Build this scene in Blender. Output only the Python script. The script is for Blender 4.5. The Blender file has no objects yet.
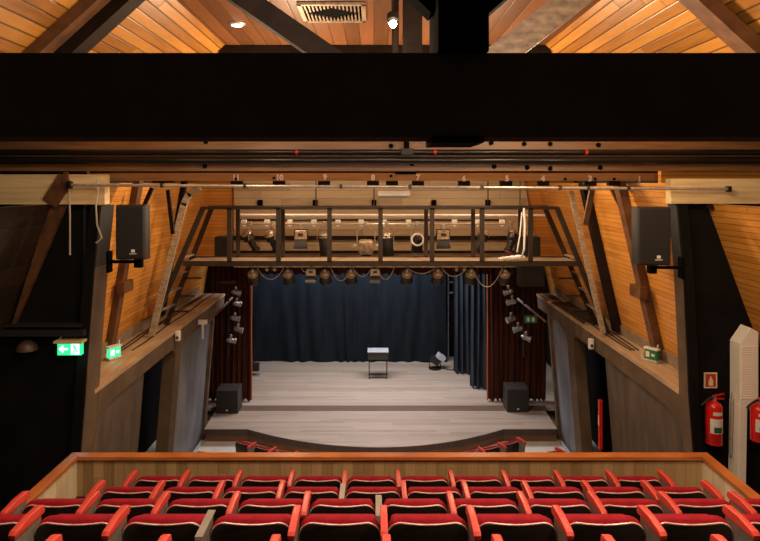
import bpy, bmesh, math, random
from mathutils import Vector, Matrix, Euler
random.seed(7)
F = 600.0; VX, VY = 374.0, 183.0
H = 6.6                      # camera height above the stalls floor; everything is laid out relative to eye level
col = bpy.context.scene.collection
R = math.radians
def P(px, py, d): return Vector(((px-VX)*d/F, d, (VY-py)*d/F))

# ------------------------------------------------------------------ mesh builder
class MB:
    def __init__(s): s.bm = bmesh.new()
    def _poly(s, vs):
        try: return s.bm.faces.new(vs)
        except ValueError: return None
    def box(s, x0, x1, y0, y1, z0, z1, M=None, bev=0, seg=2):
        r = bmesh.ops.create_cube(s.bm, size=1.0)
        vs = r['verts']
        T = Matrix.Translation(((x0+x1)/2, (y0+y1)/2, (z0+z1)/2)) @ Matrix.Diagonal((abs(x1-x0), abs(y1-y0), abs(z1-z0), 1))
        bmesh.ops.transform(s.bm, matrix=T, verts=vs)
        if bev:
            es = list({e for v in vs for e in v.link_edges})
            rr = bmesh.ops.bevel(s.bm, geom=es, offset=bev, segments=seg, affect='EDGES', profile=0.5)
            vs = list({v for f in rr['faces'] for v in f.verts} | {v for v in vs if v.is_valid})
        if M is not None: bmesh.ops.transform(s.bm, matrix=M, verts=vs)
        return s
    def bar(s, p0, p1, w, h, side=Vector((0,1,0)), bev=0):
        # square bar from p0 to p1; w measured along 'side', h across it
        p0, p1 = Vector(p0), Vector(p1); a = (p1-p0); L = a.length; a.normalize()
        u = Vector(side) - a*a.dot(Vector(side))
        if u.length < 1e-4: u = Vector((1,0,0)) - a*a.x
        u.normalize(); v = a.cross(u)
        M = Matrix.Translation((p0+p1)/2) @ Matrix((u, v, a)).transposed().to_4x4()
        return s.box(-w/2, w/2, -h/2, h/2, -L/2, L/2, M, bev)
    def tube(s, pts, r, n=8, caps=True):
        pts = [Vector(p) for p in pts]; rings = []
        up = None
        for i, p in enumerate(pts):
            t = (pts[min(i+1, len(pts)-1)] - pts[max(i-1, 0)]).normalized()
            if up is None:
                up = Vector((0,0,1)) if abs(t.z) < .9 else Vector((1,0,0))
            u = (up - t*up.dot(t)).normalized(); v = t.cross(u); up = u
            rr = r[i] if isinstance(r, (list, tuple)) else r
            rings.append([s.bm.verts.new(p + (u*math.cos(2*math.pi*k/n) + v*math.sin(2*math.pi*k/n))*rr) for k in range(n)])
        for a, b in zip(rings, rings[1:]):
            for k in range(n): s._poly([a[k], a[(k+1)%n], b[(k+1)%n], b[k]])
        if caps: s._poly(rings[0][::-1]); s._poly(rings[-1])
        return s
    def lathe(s, prof, p0, axis, n=20, caps=True):
        # prof: list of (along, radius)
        a = Vector(axis).normalized(); pts = [Vector(p0)+a*t for t, _ in prof]
        up = Vector((0,0,1)) if abs(a.z) < .9 else Vector((1,0,0))
        u = (up - a*up.dot(a)).normalized(); v = a.cross(u); rings = []
        for (t, r), p in zip(prof, pts):
            rings.append([s.bm.verts.new(p + (u*math.cos(2*math.pi*k/n)+v*math.sin(2*math.pi*k/n))*max(r, 1e-4)) for k in range(n)])
        for A, B in zip(rings, rings[1:]):
            for k in range(n): s._poly([A[k], A[(k+1)%n], B[(k+1)%n], B[k]])
        if caps: s._poly(rings[0][::-1]); s._poly(rings[-1])
        return s
    def prism(s, poly, vec, bev=0, seg=2):
        vec = Vector(vec)
        a = [s.bm.verts.new(Vector(p)) for p in poly]; b = [s.bm.verts.new(Vector(p)+vec) for p in poly]
        n = len(a); fs = [s._poly(a[::-1]), s._poly(b)]
        for k in range(n): s._poly([a[k], a[(k+1)%n], b[(k+1)%n], b[k]])
        if bev:
            es = [e for e in {e for f in fs if f for e in f.edges}]
            bmesh.ops.bevel(s.bm, geom=es, offset=bev, segments=seg, affect='EDGES', profile=0.5)
        return s
    def face(s, pts): s._poly([s.bm.verts.new(Vector(p)) for p in pts]); return s
    def grid(s, fn, nu, nv):
        g = [[s.bm.verts.new(Vector(fn(i/nu, j/nv))) for j in range(nv+1)] for i in range(nu+1)]
        for i in range(nu):
            for j in range(nv): s._poly([g[i][j], g[i+1][j], g[i+1][j+1], g[i][j+1]])
        return s
    def xform(s, M): bmesh.ops.transform(s.bm, matrix=M, verts=s.bm.verts[:]); return s
    def build(s, name, mat, parent=None, smooth=False, org=None):
        bm = s.bm
        bmesh.ops.recalc_face_normals(bm, faces=bm.faces[:])
        if parent is not None:
            o_ = Vector((0,0,0)); q = parent
            while q is not None: o_ += q.location; q = q.parent
        elif org is not None: o_ = Vector(org)
        else:
            xs = [v.co for v in bm.verts]
            o_ = Vector(((min(c.x for c in xs)+max(c.x for c in xs))/2, (min(c.y for c in xs)+max(c.y for c in xs))/2, min(c.z for c in xs)))
        for v in bm.verts: v.co -= o_
        me = bpy.data.meshes.new(name); bm.to_mesh(me); bm.free()
        if smooth:
            for p in me.polygons: p.use_smooth = True
            if smooth != 'all':
                try: me.set_sharp_from_angle(angle=R(40))
                except Exception: pass
        ob = bpy.data.objects.new(name, me); me.materials.append(mat); col.objects.link(ob)
        if parent is not None: ob.parent = parent
        else: ob.location = o_
        return ob
def empty(name, loc, rz=0):
    o = bpy.data.objects.new(name, None); o.empty_display_size = .1; col.objects.link(o)
    o.location = loc; o.rotation_euler = (0,0,rz); return o
def tag(o, label=None, cat=None, group=None, kind=None):
    if label: o['label'] = label
    if cat: o['category'] = cat
    if group: o['group'] = group
    if kind: o['kind'] = kind
    return o
def S(o, label=None):
    o['kind'] = 'structure'
    if label: o['label'] = label
    return o
def copy_tree(o, parent=None):
    c = o.copy(); col.objects.link(c)
    if parent is not None: c.parent = parent
    for ch in [x for x in KIDS.get(o.name, [])]: 
        copy_tree(ch, c)
    return c
KIDS = {}
def register(o):
    KIDS.clear()
    for x in bpy.data.objects:
        if x.parent: KIDS.setdefault(x.parent.name, []).append(x)
def set_leaf(o): pass

# ------------------------------------------------------------------ materials
def new_mat(name):
    m = bpy.data.materials.new(name); m.use_nodes = True
    nt = m.node_tree; b = nt.nodes['Principled BSDF']; return m, nt, b
def N(nt, t, **k):
    n = nt.nodes.new(t)
    for a, v in k.items():
        if a.startswith('i_'): n.inputs[int(a[2:])].default_value = v
        else: setattr(n, a, v)
    return n
def math_(nt, op, a, b=None):
    n = N(nt, 'ShaderNodeMath', operation=op)
    for i, v in enumerate((a, b)):
        if v is None: continue
        if isinstance(v, (int, float)): n.inputs[i].default_value = v
        else: nt.links.new(v, n.inputs[i])
    return n.outputs[0]
def ramp(nt, fac, stops):
    r = N(nt, 'ShaderNodeValToRGB'); e = r.color_ramp.elements
    e[0].position, e[0].color = stops[0][0], (*stops[0][1], 1)
    e[1].position, e[1].color = stops[-1][0], (*stops[-1][1], 1)
    for p, c in stops[1:-1]:
        x = e.new(p); x.color = (*c, 1)
    nt.links.new(fac, r.inputs[0]); return r.outputs[0]
def mat(name, c, rough=.6, metal=0, c2=None, scale=6, stretch=(1,1,1), emit=None, es=0, spec=.5, bump=0, detail=4):
    m, nt, b = new_mat(name)
    b.inputs['Roughness'].default_value = rough; b.inputs['Metallic'].default_value = metal
    b.inputs['Specular IOR Level'].default_value = spec
    if c2 is None: c2 = tuple(x*.8 for x in c)
    g = N(nt, 'ShaderNodeTexCoord'); mp = N(nt, 'ShaderNodeMapping'); mp.inputs['Scale'].default_value = stretch
    nt.links.new(g.outputs['Object'], mp.inputs[0])
    no = N(nt, 'ShaderNodeTexNoise'); no.inputs['Scale'].default_value = scale; no.inputs['Detail'].default_value = detail
    nt.links.new(mp.outputs[0], no.inputs[0])
    nt.links.new(ramp(nt, no.outputs[0], [(.3, c2), (.7, c)]), b.inputs['Base Color'])
    if bump:
        bp = N(nt, 'ShaderNodeBump'); bp.inputs['Strength'].default_value = bump; bp.inputs['Distance'].default_value = .02
        nt.links.new(no.outputs[0], bp.inputs['Height']); nt.links.new(bp.outputs[0], b.inputs['Normal'])
    if emit:
        b.inputs['Emission Color'].default_value = (*emit, 1); b.inputs['Emission Strength'].default_value = es
    return m
def planks(name, aw, al, width, length, lo, mid, hi, rough=.45, seam=.25, gs=1.0, seamw=.06, bump=.4, contrast=1.0):
    m, nt, b = new_mat(name)
    b.inputs['Roughness'].default_value = rough
    g = N(nt, 'ShaderNodeNewGeometry')
    def dot(v):
        d = N(nt, 'ShaderNodeVectorMath', operation='DOT_PRODUCT'); nt.links.new(g.outputs['Position'], d.inputs[0])
        d.inputs[1].default_value = v; return d.outputs['Value']
    cw = math_(nt, 'DIVIDE', dot(aw), width); fl = math_(nt, 'FLOOR', cw); fr = math_(nt, 'FRACT', cw)
    wn = N(nt, 'ShaderNodeTexWhiteNoise', noise_dimensions='1D'); nt.links.new(fl, wn.inputs['W'])
    cl = math_(nt, 'ADD', math_(nt, 'DIVIDE', dot(al), length), math_(nt, 'MULTIPLY', wn.outputs[0], 7.3))
    fl2 = math_(nt, 'FLOOR', cl); fr2 = math_(nt, 'FRACT', cl)
    wn2 = N(nt, 'ShaderNodeTexWhiteNoise', noise_dimensions='2D')
    cmb = N(nt, 'ShaderNodeCombineXYZ'); nt.links.new(fl, cmb.inputs[0]); nt.links.new(fl2, cmb.inputs[1]); nt.links.new(cmb.outputs[0], wn2.inputs['Vector'])
    # grain
    c3 = N(nt, 'ShaderNodeCombineXYZ')
    nt.links.new(math_(nt, 'MULTIPLY', dot(aw), 26*gs), c3.inputs[0]); nt.links.new(math_(nt, 'MULTIPLY', dot(al), 1.6*gs), c3.inputs[1])
    nt.links.new(math_(nt, 'MULTIPLY', wn2.outputs[0], 40), c3.inputs[2])
    no = N(nt, 'ShaderNodeTexNoise'); no.inputs['Scale'].default_value = 1.0; no.inputs['Detail'].default_value = 5; no.inputs['Distortion'].default_value = .6
    nt.links.new(c3.outputs[0], no.inputs[0])
    f = math_(nt, 'ADD', math_(nt, 'MULTIPLY', wn2.outputs[0], .5*contrast), math_(nt, 'MULTIPLY', no.outputs[0], .5))
    f = math_(nt, 'ADD', f, .25*(1-contrast))
    c = ramp(nt, f, [(.18, lo), (.5, mid), (.85, hi)])
    e = math_(nt, 'MINIMUM', math_(nt, 'MINIMUM', fr, math_(nt, 'SUBTRACT', 1, fr)), math_(nt, 'MULTIPLY', math_(nt, 'MINIMUM', fr2, math_(nt, 'SUBTRACT', 1, fr2)), length/width))
    sm = N(nt, 'ShaderNodeMapRange'); sm.inputs[1].default_value = 0; sm.inputs[2].default_value = seamw
    sm.inputs[3].default_value = seam; sm.inputs[4].default_value = 1; nt.links.new(e, sm.inputs[0])
    mx = N(nt, 'ShaderNodeMix', data_type='RGBA', blend_type='MULTIPLY'); mx.inputs[0].default_value = 1
    nt.links.new(c, mx.inputs[6]); nt.links.new(sm.outputs[0], mx.inputs[7]); nt.links.new(mx.outputs[2], b.inputs['Base Color'])
    bp = N(nt, 'ShaderNodeBump'); bp.inputs['Strength'].default_value = bump; bp.inputs['Distance'].default_value = .01
    nt.links.new(sm.outputs[0], bp.inputs['Height']); nt.links.new(bp.outputs[0], b.inputs['Normal'])
    return m
X_, Y_, Z_ = (1,0,0), (0,1,0), (0,0,1)
OR = ((.36,.125,.018), (.60,.245,.040), (.72,.33,.065))
M_plank = planks('orange_plank', Z_, Y_, .085, 2.9, *OR, rough=.4, seam=.35, contrast=.5, seamw=.09)
M_roof = planks('roof_plank', (0,0,1), Y_, .105, 9.6, (.22,.08,.014), (.44,.18,.03), (.60,.27,.055), rough=.35, seam=.10, seamw=.1, contrast=.9)
M_flat = planks('flat_ceiling_plank', X_, Y_, .24, 6, (.11,.042,.016), (.19,.072,.026), (.26,.10,.036), rough=.4, seam=.3)
M_header = planks('header_plank', Z_, X_, .2, 3.1, (.24,.165,.085), (.46,.33,.18), (.60,.45,.27), contrast=.7, rough=.6, seam=.4, seamw=.04)
M_stage = planks('stage_board', Y_, X_, .11, 3.4, (.22,.16,.12), (.38,.295,.235), (.48,.39,.32), rough=.36, seam=.78, seamw=.06, bump=.1, gs=.8, contrast=.5)
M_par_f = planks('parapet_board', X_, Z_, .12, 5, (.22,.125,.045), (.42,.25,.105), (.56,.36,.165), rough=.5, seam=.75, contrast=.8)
M_par_s = planks('parapet_lit_side_board', Y_, Z_, .12, 5, (.60,.46,.28), (.85,.68,.44), (.92,.78,.54), rough=.5, seam=.75, contrast=.6)  # brighter boards: the light on the side panels is put into the colour
M_shade_plank = planks('shaded_plank', Z_, Y_, .14, 2.2, (.015,.008,.004), (.024,.013,.006), (.032,.017,.008), rough=.5, seam=.5)  # plank copy with the shade of the left side put into its colour
M_rail = mat('rail_wood', (.62,.2,.05), .3, c2=(.42,.11,.025), scale=5, stretch=(.6,.6,6))
M_timber = mat('brown_timber', (.16,.062,.022), .5, c2=(.065,.026,.010), scale=5, stretch=(1,1,1))
M_tie = mat('tie_timber', (.26,.115,.04), .45, c2=(.14,.055,.018), scale=4, stretch=(.35,3,7))
M_pale = mat('pale_timber', (.74,.53,.28), .5, c2=(.55,.36,.16), scale=3, stretch=(.5,2,6))
M_brace = mat('lit_brace_timber', (.26,.16,.09), .6, c2=(.10,.055,.028), scale=9, stretch=(1,1,2))  # brace timber with the light falling on it put into the colour
M_dark = mat('dark_timber', (.022,.010,.006), .7, c2=(.009,.005,.003), scale=5, spec=.15)
M_blackb = mat('unlit_black_tone', (.0035,.003,.0025), .9, c2=(.002,.002,.0018), spec=.05)
M_blackw = mat('black_wall', (.010,.008,.007), .9, c2=(.006,.005,.0045), spec=.08, scale=2)
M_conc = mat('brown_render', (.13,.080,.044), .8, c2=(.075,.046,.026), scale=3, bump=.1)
M_conc_d = mat('shaded_render', (.022,.017,.014), .8, c2=(.013,.010,.009), scale=3)
M_panel = mat('wall_panel_paint', (.125,.083,.050), .6, c2=(.055,.037,.024), scale=2.2, stretch=(1,1.6,.5))
M_panel2 = mat('wall_panel_bluish_lit', (.20,.20,.22), .5, c2=(.10,.10,.115), scale=1.6, stretch=(1,2,.5))  # bluish light on the far panels is put into this grey
M_ledge = mat('ledge_board', (.50,.33,.19), .55, c2=(.33,.20,.11), scale=3, stretch=(4,.5,1))
M_skirt = mat('grey_skirting', (.30,.22,.15), .6, c2=(.2,.14,.09), scale=4)
M_steel = mat('dark_steel', (.060,.042,.030), .4, .5, c2=(.04,.028,.02), scale=8)
M_deck = mat('deck_grating', (.46,.33,.22), .55, .2, c2=(.2,.13,.08), scale=60)
M_galv = mat('galvanised_metal', (.62,.56,.48), .35, .6, c2=(.42,.37,.3), scale=20)
M_tray = mat('cable_tray_metal', (.62,.50,.37), .4, .3, c2=(.26,.19,.12), scale=30, stretch=(.5,.5,2))
M_pipe = mat('black_pipe', (.015,.012,.010), .3, .3)
M_white = mat('white_paint', (.78,.73,.66), .45)
M_clamp = mat('white_clamp', (.85,.82,.76), .4)
M_fixtan = mat('lamp_metal_tan', (.55,.40,.27), .4, .4, c2=(.18,.12,.08), scale=14)
M_fixblk = mat('lamp_metal_black', (.018,.015,.013), .45, .2)
M_fixgrey = mat('lamp_metal_grey', (.35,.37,.42), .35, .5, c2=(.16,.16,.18), scale=12)
M_lens = mat('lamp_lens', (.5,.47,.42), .1, .2)
M_redtape = mat('red_tape', (.6,.02,.01), .5)
M_cable = mat('pale_cable', (.5,.4,.3), .6)
M_cablek = mat('black_cable', (.02,.018,.015), .6)
M_red = mat('red_velour', (.31,.004,.012), .8, c2=(.22,.003,.008), scale=30, spec=.2)
M_arm = mat('red_arm_vinyl', (.62,.058,.038), .4, c2=(.50,.040,.026), scale=9)
M_shell = mat('black_seat_shell', (.010,.007,.006), .35, c2=(.016,.008,.006), scale=7)
M_pip = mat('cream_piping', (.80,.60,.48), .3, c2=(.55,.12,.09), scale=11)
M_std = mat('grey_standard', (.30,.25,.20), .45, .3, c2=(.2,.165,.13), scale=10)
M_carpet = mat('dark_carpet', (.030,.018,.014), .95, c2=(.018,.011,.009), scale=40)
M_edge_highlight = mat('orange_edge_highlight', (.40,.09,.02), .8)
M_shadow_strip = mat('stage_shadow_tone', (.15,.09,.065), .5, c2=(.10,.06,.04), scale=3, stretch=(.4,4,1))
M_beam = mat('unlit_beam_tone', (.085,.070,.055), .95, spec=.02)  # dark tone of the unlit near beam, put into the colour
M_numbeam = mat('numbered_timber', (.56,.36,.17), .55, c2=(.42,.25,.10), scale=3, stretch=(.4,3,6), spec=.2)
M_cream = mat('cream_floor', (.62,.55,.46), .6, c2=(.52,.45,.37), scale=3)
M_stedge = mat('stage_edge', (.055,.026,.016), .4, c2=(.03,.014,.01))
M_stface = mat('stage_face', (.26,.12,.045), .5, c2=(.16,.07,.025), scale=3, stretch=(.5,1,4))
M_curt = mat('navy_curtain', (.0065,.0095,.013), .9, c2=(.0025,.004,.0055), scale=2, stretch=(3,1,.4), spec=.2)
M_leg = mat('blue_black_curtain', (.028,.034,.046), .9, c2=(.010,.013,.019), scale=2, stretch=(3,1,.4), spec=.2)
M_brown = mat('rust_curtain', (.075,.018,.007), .85, c2=(.028,.007,.004), scale=2, stretch=(6,1,.3), spec=.2)
M_spk = mat('speaker_black', (.013,.011,.009), .6, c2=(.013,.011,.009), scale=50)
M_spkt = mat('speaker_cabinet', (.030,.025,.021), .5)
M_ext = mat('extinguisher_red', (.66,.015,.012), .25)
M_extdark = mat('extinguisher_black', (.02,.018,.016), .4)
M_paper = mat('label_paper', (.75,.7,.6), .6)
M_green = mat('label_green', (.02,.12,.05), .5)
M_signred = mat('sign_red', (.55,.03,.02), .5)
M_signcream = mat('sign_cream', (.8,.7,.45), .5)
M_exitg = mat('exit_green', (.02,.45,.16), .5, emit=(.03,.75,.28), es=1.3)
M_exitg2 = mat('exit_green_dim', (.015,.13,.035), .5, emit=(.05,.4,.12), es=.04)
M_exitw = mat('exit_white', (.8,.9,.85), .5, emit=(.8,1,.9), es=1.6)
M_duct = mat('duct_white', (.90,.82,.70), .5, c2=(.84,.75,.62), scale=3)
M_bulb = mat('lamp_glow', (1,1,1), .5, emit=(1,.82,.55), es=60)
M_glow = mat('downlight_glow', (1,1,1), .5, emit=(.9,.9,1), es=5)
M_grey = mat('grey_top', (.42,.43,.46), .5)
M_num = mat('painted_white', (1,1,.95), .9, c2=(1,1,.95), spec=.1)
M_tube = mat('tube_glass', (.85,.85,.8), .3)
M_bronze = mat('sconce_bronze', (.10,.05,.03), .5, c2=(.07,.035,.02))

# ------------------------------------------------------------------ setting
ZL = -3.02                                             # ledge height
def wl(z): return -(4.80 - .17*(z+3.0))                # inner face of left plank wall
def wr(z): return 4.95 - .23*(z+3.0)
def fl(z): return -4.08 - .08*(ZL-z)                    # inner face of the low side walls
def fr(z): return 4.45 + .08*(ZL-z)
# plank side walls above the ledges
for nm, f, s in (('wall_left', wl, -1), ('wall_right', wr, 1)):
    S(MB().prism([(f(-3.3),8.75,-3.3),(f(.0),8.75,.0),(f(.0)+s*.12,8.75,.0),(f(-3.3)+s*.12,8.75,-3.3)], (0,8.2,0)).build(nm, M_plank), 'orange plank wall above the side ledge')
# infill beside the stage header and the header itself
S(MB().face([(-5.2,15.62,-1.95),(-3.55,15.62,-1.95),(-3.55,15.62,.6),(-5.2,15.62,.6)]).build('wall_infill_left', M_plank))
S(MB().face([(5.2,15.62,-2.3),(4.2,15.62,-2.1),(3.8,15.62,.6),(5.2,15.62,.6)]).build('wall_infill_right', M_plank))
S(MB().prism([(-3.62,15.5,-2.18),(-3.62,15.5,.6),(3.78,15.5,.6),(4.3,15.5,-2.18)], (0,.1,0)).build('wall_header', M_header), 'pale plank wall above the stage opening')
S(MB().box(-3.62,3.95,15.40,15.46,-1.46,-1.36).box(-3.62,4.0,15.40,15.46,-1.80,-1.74).build('trim_1', M_dark))
# roof
CL, CR, CZ = -2.7, 3.1, 2.5
for nm, c, s in (('ceiling_left', CL, -1), ('ceiling_right', CR, 1)):
    S(MB().prism([(c,.5,CZ),(c+s*1.1*1.72,.5,.78),(c+s*1.1*1.72,.5,.90),(c,.5,CZ+.12)], (0,10.6,0)).build(nm, M_roof), 'sloping roof lined with orange boards')
S(MB().box(CL,CR,.5,11.1,CZ,CZ+.1).build('ceiling', M_flat), 'flat boarded strip of ceiling between the slopes')
S(MB().prism([(CL-2.5,11.1,.3),(CR+2.5,11.1,.3),(CR,11.1,CZ),(CL,11.1,CZ)], (0,.1,0)).build('wall_gable', M_flat))
S(MB().box(CL-.1,CR+.1,10.85,11.08,CZ-.17,CZ-.0).build('trim_2', M_dark))
for sg in (-1,1): S(MB().box(sg*4.45,sg*7.5,9.3,9.4,-.3,1.0).box(sg*6.4,sg*6.5,3,9.3,-.0,1.0).build('wall_upper_'+('left' if sg<0 else 'right'), M_shade_plank if sg<0 else M_plank))
# ceiling over the stage side of the hall
S(MB().box(-4.6,4.8,11.2,15.6,.55,.65).build('ceiling_front', M_plank))
# black partitions beside the balcony
S(MB().prism([(-10,8.6,-6.6),(-4.46,8.6,-6.6),(-4.0,8.6,-.30),(-10,8.6,-.30)], (0,.12,0)).build('wall_partition_left', M_blackw), 'black painted wall left of the balcony')
S(MB().prism([(10,8.6,-6.6),(4.7,8.6,-6.6),(4.34,8.6,-.28),(10,8.6,-.28)], (0,.12,0)).build('wall_partition_right', M_blackw), 'black painted wall right of the balcony')
# near bays of the slanted wall
S(MB().prism([(-4.45-.37*.3,4,-.3),(-4.45-.37*2.08,4,-2.08),(-4.6-.37*2.08,4,-2.08),(-4.6-.37*.3,4,-.3)], (0,4.6,0)).build('wall_slant_left', M_shade_plank))
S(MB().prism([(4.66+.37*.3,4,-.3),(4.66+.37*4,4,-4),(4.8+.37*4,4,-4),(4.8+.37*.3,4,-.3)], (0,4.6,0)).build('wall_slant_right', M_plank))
# concrete pillars beside the partitions, shade above and light below put into the colours
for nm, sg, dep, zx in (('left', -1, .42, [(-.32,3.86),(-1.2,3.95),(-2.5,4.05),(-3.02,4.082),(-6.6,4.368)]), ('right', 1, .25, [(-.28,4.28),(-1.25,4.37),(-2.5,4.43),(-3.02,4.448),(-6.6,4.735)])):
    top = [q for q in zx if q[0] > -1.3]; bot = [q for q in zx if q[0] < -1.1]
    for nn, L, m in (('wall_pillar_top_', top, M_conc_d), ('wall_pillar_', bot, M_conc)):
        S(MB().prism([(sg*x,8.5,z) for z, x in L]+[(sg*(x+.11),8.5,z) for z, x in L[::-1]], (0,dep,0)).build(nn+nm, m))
    S(MB().prism([(sg*(x+.004),8.46,z) for z, x in zx]+[(sg*(x+.14),8.46,z) for z, x in zx[::-1]], (0,.04,0)).build('wall_pillar_face_'+nm, M_blackw))
# low side walls: concrete frame with arched bays, ledge on top
def fillet(mb, f, s, y, z, sy, r):
    # curved haunch in the top corner of a bay
    pts = [(y, z)]
    for k in range(9):
        a = math.pi/2*k/8
        pts.append((y + sy*r*1.5*(1-math.sin(a)), z - r*(1-math.cos(a))))
    mb.prism([(f(p[1]), p[0], p[1]) for p in pts], (s*.25,0,0))
for nm, f, s, posts in (('left', fl, -1, [(12.45,12.85)]), ('right', fr, 1, [(13.55,14.0)])):
    mb = MB(); zb = -3.40; yE = 16.4; y0 = 8.92 if s < 0 else 8.75
    mb.prism([(f(ZL-.05),y0,ZL-.05),(f(zb),y0,zb),(f(zb)+s*.25,y0,zb),(f(ZL-.05)+s*.25,y0,ZL-.05)], (0,yE-y0,0))
    for a, b in posts: 
        mb.prism([(f(zb),a,zb),(f(-6.6),a,-6.6),(f(-6.6)+s*.25,a,-6.6),(f(zb)+s*.25,a,zb)], (0,b-a,0))
        fillet(mb, f, s, a, zb, -1, .22); fillet(mb, f, s, b, zb, 1, .35)
    fillet(mb, f, s, y0, zb, 1, .35)
    fillet(mb, f, s, 15.4, zb, -1, .25)
    mb.prism([(f(zb),15.4,zb),(f(-6.6),15.4,-6.6),(f(-6.6)+s*.25,15.4,-6.6),(f(zb)+s*.25,15.4,zb)], (0,.12,0))
    S(mb.build('wall_frame_'+nm, M_conc), 'concrete frame carrying the side ledge')
    p1 = (8.7, 10.95) if s < 0 else (8.7, 11.85)
    p2 = (posts[0][1], 15.4)
    for k, (a, b) in enumerate((p1, p2)):
        S(MB().prism([(f(zb+.1)+s*.08,a,zb+.1),(f(-6.6)+s*.08,a,-6.6),(f(-6.6)+s*.16,a,-6.6),(f(zb+.1)+s*.16,a,zb+.1)], (0,b-a,0)).build('wall_panel_'+nm+('_rear' if k else ''), M_panel2 if k else M_panel))
    w = wl(ZL) if s < 0 else wr(ZL)
    e = f(ZL) - s*.008
    S(MB().box(min(e,w), max(e,w), 8.75, 16.4, ZL-.06, ZL).build('trim_ledge_'+nm, M_ledge), 'board ledge on top of the low side wall')
    S(MB().prism([(w-s*.02,8.8,ZL),(w-s*.05,8.8,ZL),(w-s*.08,8.8,ZL+.2),(w-s*.05,8.8,ZL+.2)], (0,7.5,0)).build('baseboard_'+nm, M_skirt))
    S(MB().box(s*5.6, s*5.7, 8.7, 16.5, -6.6, -3.05).build('wall_corridor_'+nm, M_blackw))
    S(MB().box(f(-6.6)-s*.02, f(-6.6)-s*.0, 13.0 if s<0 else 14.0, 15.2, -6.6, -6.5).build('baseboard_low_'+nm, M_grey))
# stage
S(MB().box(-10,10,7,22,-6.7,-6.6).build('floor', M_cream), 'cream floor of the stalls')
arc = [(-4.32,15.24),(-3.25,15.24)] + [(x, 15.24-1.04*(1-(x/3.25)**2)) for x in [(-3.25+6.5*k/28) for k in range(1,28)]] + [(3.25,15.24),(4.66,15.24)]
arc = [(x+.12*(1-abs(x)/4.7), y) for x, y in arc]
top = [(x,y,-6.25) for x,y in arc] + [(4.7,16.5,-6.25),(6,16.5,-6.25),(6,22,-6.25),(-6,22,-6.25),(-6,16.5,-6.25),(-4.35,16.5,-6.25)]
S(MB().prism(top, (0,0,-.02)).build('floor_stage', M_stage), 'pale boarded stage floor')
S(MB().prism([(x,y-.02,-6.255) for x,y in arc]+[(x,y+.08,-6.255) for x,y in arc[::-1]], (0,0,-.14)).build('trim_stage_nosing', M_stedge), 'dark nosing along the curved stage edge')
S(MB().prism([(x,y+.09,-6.37) for x,y in arc]+[(x,y+.2,-6.37) for x,y in arc[::-1]], (0,0,-.23)).build('wall_stage_front', M_stface), 'brown face of the stage')
S(MB().box(-4.5,4.8,16.45,16.85,-6.25,-6.246).build('trim_stage_shadow', M_shadow_strip), 'dark painted shadow strip across the stage under the opening')  # shadow band on the boards, laid in as a thin dark strip
S(MB().box(-6,6,21.6,21.7,-6.25,1).build('wall_back', M_blackw)); S(MB().box(-6.1,-6,16.5,21.7,-6.6,1).build('wall_stage_left', M_blackw)); S(MB().box(6,6.1,16.5,21.7,-6.6,1).build('wall_stage_right', M_blackw))
S(MB().box(-6,6,15.7,21.7,.9,1).build('ceiling_stage', M_blackw))
# balcony floor in steps
DK = [6.2, 5.405, 4.61, 3.785, 2.96, 2.15]
ZA = [-2.96, -2.67, -2.36, -2.025, -1.727, -1.42]
mb = MB(); mb.box(-3.45,3.82,1,6.98,-3.9,-3.62)
for k in range(1, 6): mb.box(-2.85, 3.42, DK[k]-.48 if k < 5 else 1, DK[k]+.33, -3.7, ZA[k]-.66)
S(mb.build('floor_balcony', M_carpet), 'dark stepped floor of the balcony')
S(MB().box(-3.5,3.87,6.9,7.02,-4.6,-3.9).build('wall_balcony_front', M_conc))

# ------------------------------------------------------------------ balcony parapet
t = tag(empty('balcony_parapet', (.18,7,-3.62)), 'wooden balcony parapet with orange handrail in front of the red seats', 'parapet')
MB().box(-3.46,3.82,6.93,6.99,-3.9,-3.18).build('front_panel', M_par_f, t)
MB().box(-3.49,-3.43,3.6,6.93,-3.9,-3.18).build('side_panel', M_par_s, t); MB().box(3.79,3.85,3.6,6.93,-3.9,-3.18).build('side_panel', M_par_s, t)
zt = -3.14
MB().prism([(-3.52,7.0,zt),(3.885,7.0,zt),(3.765,6.88,zt),(-3.40,6.88,zt)], (0,0,-.045), .006).build('handrail', M_rail, t)
MB().prism([(-3.52,7.0,zt),(-3.40,6.88,zt),(-3.40,3.6,zt),(-3.52,3.6,zt)], (0,0,-.045), .006).build('handrail', M_rail, t)
MB().prism([(3.885,7.0,zt),(3.765,6.88,zt),(3.765,3.6,zt),(3.885,3.6,zt)], (0,0,-.045), .006).build('handrail', M_rail, t)

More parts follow.
